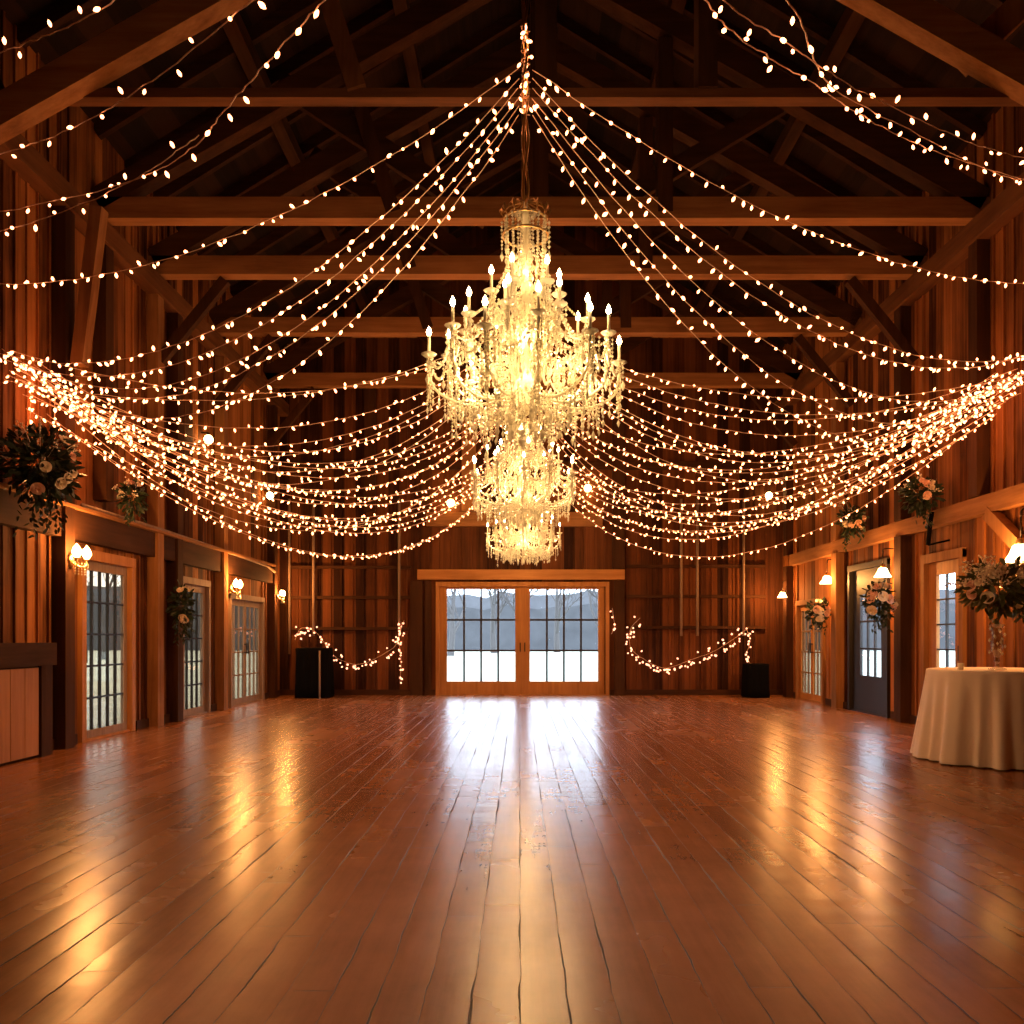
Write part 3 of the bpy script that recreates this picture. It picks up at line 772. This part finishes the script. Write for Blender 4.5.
def bouquet(name,loc,label,group,rad,nl,nr,mats=('rose','blush'),trail=0,spray=0,flat=None,rr=(.035,.05),cat='flowers',squash=.8,leafm='leaf',facing=None):
    """rad = half extents (x,y,z)"""
    e=empty(name,loc,label,cat,group)
    mb=MB()
    for _ in range(nl):
        v=Vector((R.gauss(0,1),R.gauss(0,1),R.gauss(0,1))).normalized(); k=R.uniform(.25,.92)
        p=Vector((v.x*rad[0]*k,v.y*rad[1]*k,v.z*rad[2]*k))
        d=v+Vector((R.uniform(-.7,.7),R.uniform(-.7,.7),R.uniform(-.8,.4)))
        leaf(mb,p,d,R.uniform(.07,.13),R.uniform(.03,.055))
    for _ in range(trail):
        p=Vector((R.uniform(-.6,.6)*rad[0],R.uniform(-.5,.5)*rad[1],-rad[2]*.6)); ln=R.uniform(.3,.7)*rad[2]*1.6
        for k in range(8):
            p=p+Vector((R.uniform(-.02,.02),R.uniform(-.02,.02),-ln/8)); leaf(mb,p,Vector((R.uniform(-1,1),R.uniform(-1,1),-.8)),.07,.03)
    mb.build('foliage',M[leafm],e)
    mb=MB()
    for _ in range(14):
        v=Vector((R.gauss(0,1),R.gauss(0,1),R.gauss(0,1))).normalized(); mb.tube([(0,0,-rad[2]*.3),(v.x*rad[0]*.4,v.y*rad[1]*.4,v.z*rad[2]*.4),(v.x*rad[0]*.85,v.y*rad[1]*.85,v.z*rad[2]*.85)],.004,4)
    mb.build('stems',M['stem'],e)
    fc=Vector(facing or (0,-1,.2))
    for k in range(nr):
        for _t in range(30):
            v=Vector((R.gauss(0,1),R.gauss(0,1),R.gauss(0,1))).normalized()
            if v.dot(fc.normalized())>.15: break
        p=Vector((v.x*rad[0]*.85,v.y*rad[1]*.85,v.z*rad[2]*.85)); rm=rose_mb((0,0,0),R.uniform(*rr),(v+fc*.4).normalized())
        o=rm.build('rose',M[mats[k%len(mats)]],e); o.location=p
    for k in range(spray):
        v=Vector((R.uniform(-1,1),R.uniform(-1,1),R.uniform(.0,1))).normalized(); d=Vector((v.x*rad[0],v.y*rad[1],v.z*rad[2]))*R.uniform(1.0,1.35)
        mb=MB(); mb.tube([d*.4,d*.8+Vector((0,0,.02)),d],.0035,4)
        for j in range(9):
            c=d*R.uniform(.75,1.05)+Vector((R.uniform(-.035,.035),R.uniform(-.035,.035),R.uniform(-.03,.04))); mb.bead(c,.012,.012,True)
        mb.build('blossom_spray',M['rose'],e)
    return e
# left wall: large hanging arrangement, its pieces
bouquet('flower_arrangement',(XL+.46,8.5,2.98),'large dark green arrangement with cream roses hanging at the left edge','',(.34,.42,.42),900,9,trail=14,spray=10,rr=(.045,.062),facing=(.8,-1,.1)).pop('group',None)
b_=bouquet('flower_arrangement',(XL+.34,10.75,3.03),'small leafy cluster with tiny blossoms on the left ledge above the nearest door','x',(.16,.18,.22),150,3,trail=5,spray=5,rr=(.03,.045)); del b_['group']
b_=bouquet('flower_arrangement',(XL+.34,12.33,1.72),'dark wreath-like cluster with white roses on the post before the second left door','x',(.16,.20,.32),260,5,mats=('rose',),trail=12,rr=(.045,.06)); del b_['group']
b_=bouquet('flower_arrangement',(XR-.40,11.35,3.17),'leafy cream flower cluster sitting on the right beam above the nearest right door','x',(.24,.24,.26),300,6,spray=6,trail=6,rr=(.04,.06)); del b_['group']
b_=bouquet('flower_arrangement',(XR-.36,13.8,3.17),'leafy blush flower cluster on the right beam above the dark doorway','x',(.2,.22,.27),260,6,spray=4,trail=5,rr=(.045,.065)); del b_['group']
b_=bouquet('flower_arrangement',(XR-.46,12.5,1.80),'hanging cluster of cream and blush roses right of the dark doorway','x',(.22,.22,.28),300,12,trail=8,rr=(.055,.075)); del b_['group']
b_=bouquet('flower_arrangement',(XR-.34,15.42,1.72),'small cluster of blush roses beside the far pale doors','x',(.20,.2,.24),220,10,mats=('blush','rose'),trail=4,rr=(.05,.07)); del b_['group']
mb=MB(); mb.tube([P(932,512,11.5),P(930,525,11.5),P(928,545,11.5)],.03,6); mb.tube([P(928,545,11.5),P(950,540,11.4)],.015,6)
tag(mb.build('ribbon',M['black']),'dark ribbon trailing from the flower cluster on the right beam','ribbon')

# ------------------------------------------------------------------ table
TX,TYY,TZ=4.91,8.7,.93
e=empty('banquet_table',(TX,TYY,0),'round table hidden under the ivory cloth at right','table')
mb=MB(); mb.lathe([(.66,TZ-.035),(.67,TZ-.03),(.67,TZ-.012),(.66,TZ-.008)],n=40); mb.build('tabletop',M['beamX'],e)
for k in range(4):
    a=PI/4+k*PI/2; mb=MB(); mb.tube([(.42*math.cos(a),.42*math.sin(a),TZ-.04),(.48*math.cos(a),.48*math.sin(a),0)],.018,8); mb.build('leg',M['iron'],e)
N=180; prof=[(0.0001,TZ),(.45,TZ),(.66,TZ),(.678,TZ-.005),(.685,TZ-.03)]+[(.685+.09*(i/12)**1.2,TZ-.03-(TZ-.045)*i/12) for i in range(1,13)]
folds=[(R.randint(9,31),R.uniform(0,2*PI),R.uniform(.3,1)) for _ in range(7)]
def ff(t,j):
    if j<5: return 1
    a=((j-4)/12)**.8; s=sum(w_*math.sin(n_*t+p_) for n_,p_,w_ in folds)/sum(w_ for _,_,w_ in folds)
    return 1+.15*a*(abs(s)**.8*(1 if s>0 else -1))
mb=MB(); mb.lathe(prof,(0,0,0),N,True,ff); mb.f.pop(); mb.sm.pop()
o=mb.build('tablecloth',M['cloth']); o.location=(TX,TYY,0)
tag(o,'ivory cloth falling in folds to the floor over the round table at right','tablecloth')
# vase
VX,VY=4.80,8.55
e=empty('glass_vase',(VX,VY,TZ),'clear stemmed glass vase standing on the ivory tablecloth','vase')
mb=MB(); mb.lathe([(.0001,.002),(.085,.004),(.08,.014),(.02,.03),(.016,.07),(.03,.09),(.016,.11),(.03,.14),(.055,.20),(.06,.28),(.045,.36),(.05,.40),(.085,.46)],n=24)
mb.f=mb.f[:-1]; mb.sm=mb.sm[:-1]; mb.build('bowl',M['vase'],e)
mb=MB()
for k in range(18):
    a=k*2.4; r=.05+.02*(k%2); z=.16+.015*k; mb.bead((r*math.cos(a),r*math.sin(a),z),.014,.02)
mb.build('crystal_beads',M['crystal'],e)
b_=bouquet('tall_bouquet',(VX+.03,VY,1.76),'big loose bouquet of cream roses and greenery in the glass vase','x',(.38,.34,.27),560,20,mats=('rose','rose','blush'),spray=48,trail=4,rr=(.04,.062),leafm='leaf2',facing=(-.3,-1,.3)); del b_['group']
mb=MB(); mb.lathe([(.028,0),(.03,.002),(.03,.065),(.024,.066),(.024,.05),(.0001,.05)],n=16); o=mb.build('votive_candle',M['rose']); o.location=(4.47,8.62,TZ)
tag(o,'small cream votive candle on the tablecloth left of the vase','candle')

# ------------------------------------------------------------------ low wooden bin at far left, dark boxes at the back
e=empty('plank_cabinet',(XL+.02,8.3,0),'low plank cabinet with a heavy dark top board against the left wall','cabinet')
mb=MB(); mb.box(0,.17,-1.4,.62,.02,.96); mb.build('body',M['darkZ'],e)
for k in range(8):
    mb=MB(); y0=-1.4+.25*k; mb.box(.17,.195,y0,y0+.242,.03,.94); mb.build('plank_panel',M['honeyZ'],e)
mb=MB(); mb.box(0,.24,-1.45,.86,.96,1.20); mb.build('top_board',M['darkY'],e)
mb=MB(); mb.box(0,.21,.62,.83,0,.96); mb.build('corner_post',M['darkZ'],e)
def box_thing(px0,px1,py0,lab,y):
    x0=(px0-520)/F*y; x1=(px1-520)/F*y; z1=EYE+(638-py0)/F*y
    e=empty('draped_stand',((x0+x1)/2,y+.25,0),lab,'stand','dark draped stands at the back wall'); w_=(x1-x0)/2
    mb=MB(); prof=[(w_*1.0,0),(w_*.97,z1*.3),(w_*.94,z1*.7),(w_*.93,z1-.02),(w_*.9,z1),(.0001,z1+.005)]
    mb.lathe(prof,n=48,fn=lambda t,j:1/max(abs(math.cos(t)),abs(math.sin(t)),.78)*.93*(1+(.03*math.sin(13*t) if j<3 else 0)))
    mb.build('drape',M['black'],e)
    return e,w_,z1
e,w_,z1=box_thing(293,330,648,'black draped stand below the left wall garland',17.7)
mb=MB(); mb.tube([(w_*.55,-.42,0),(w_*.55,-.42,z1*.95)],.02,8); mb.build('pole',M['grey_wood'],e)
box_thing(746,772,664,'black draped stand in the far right corner of the back wall',17.7)
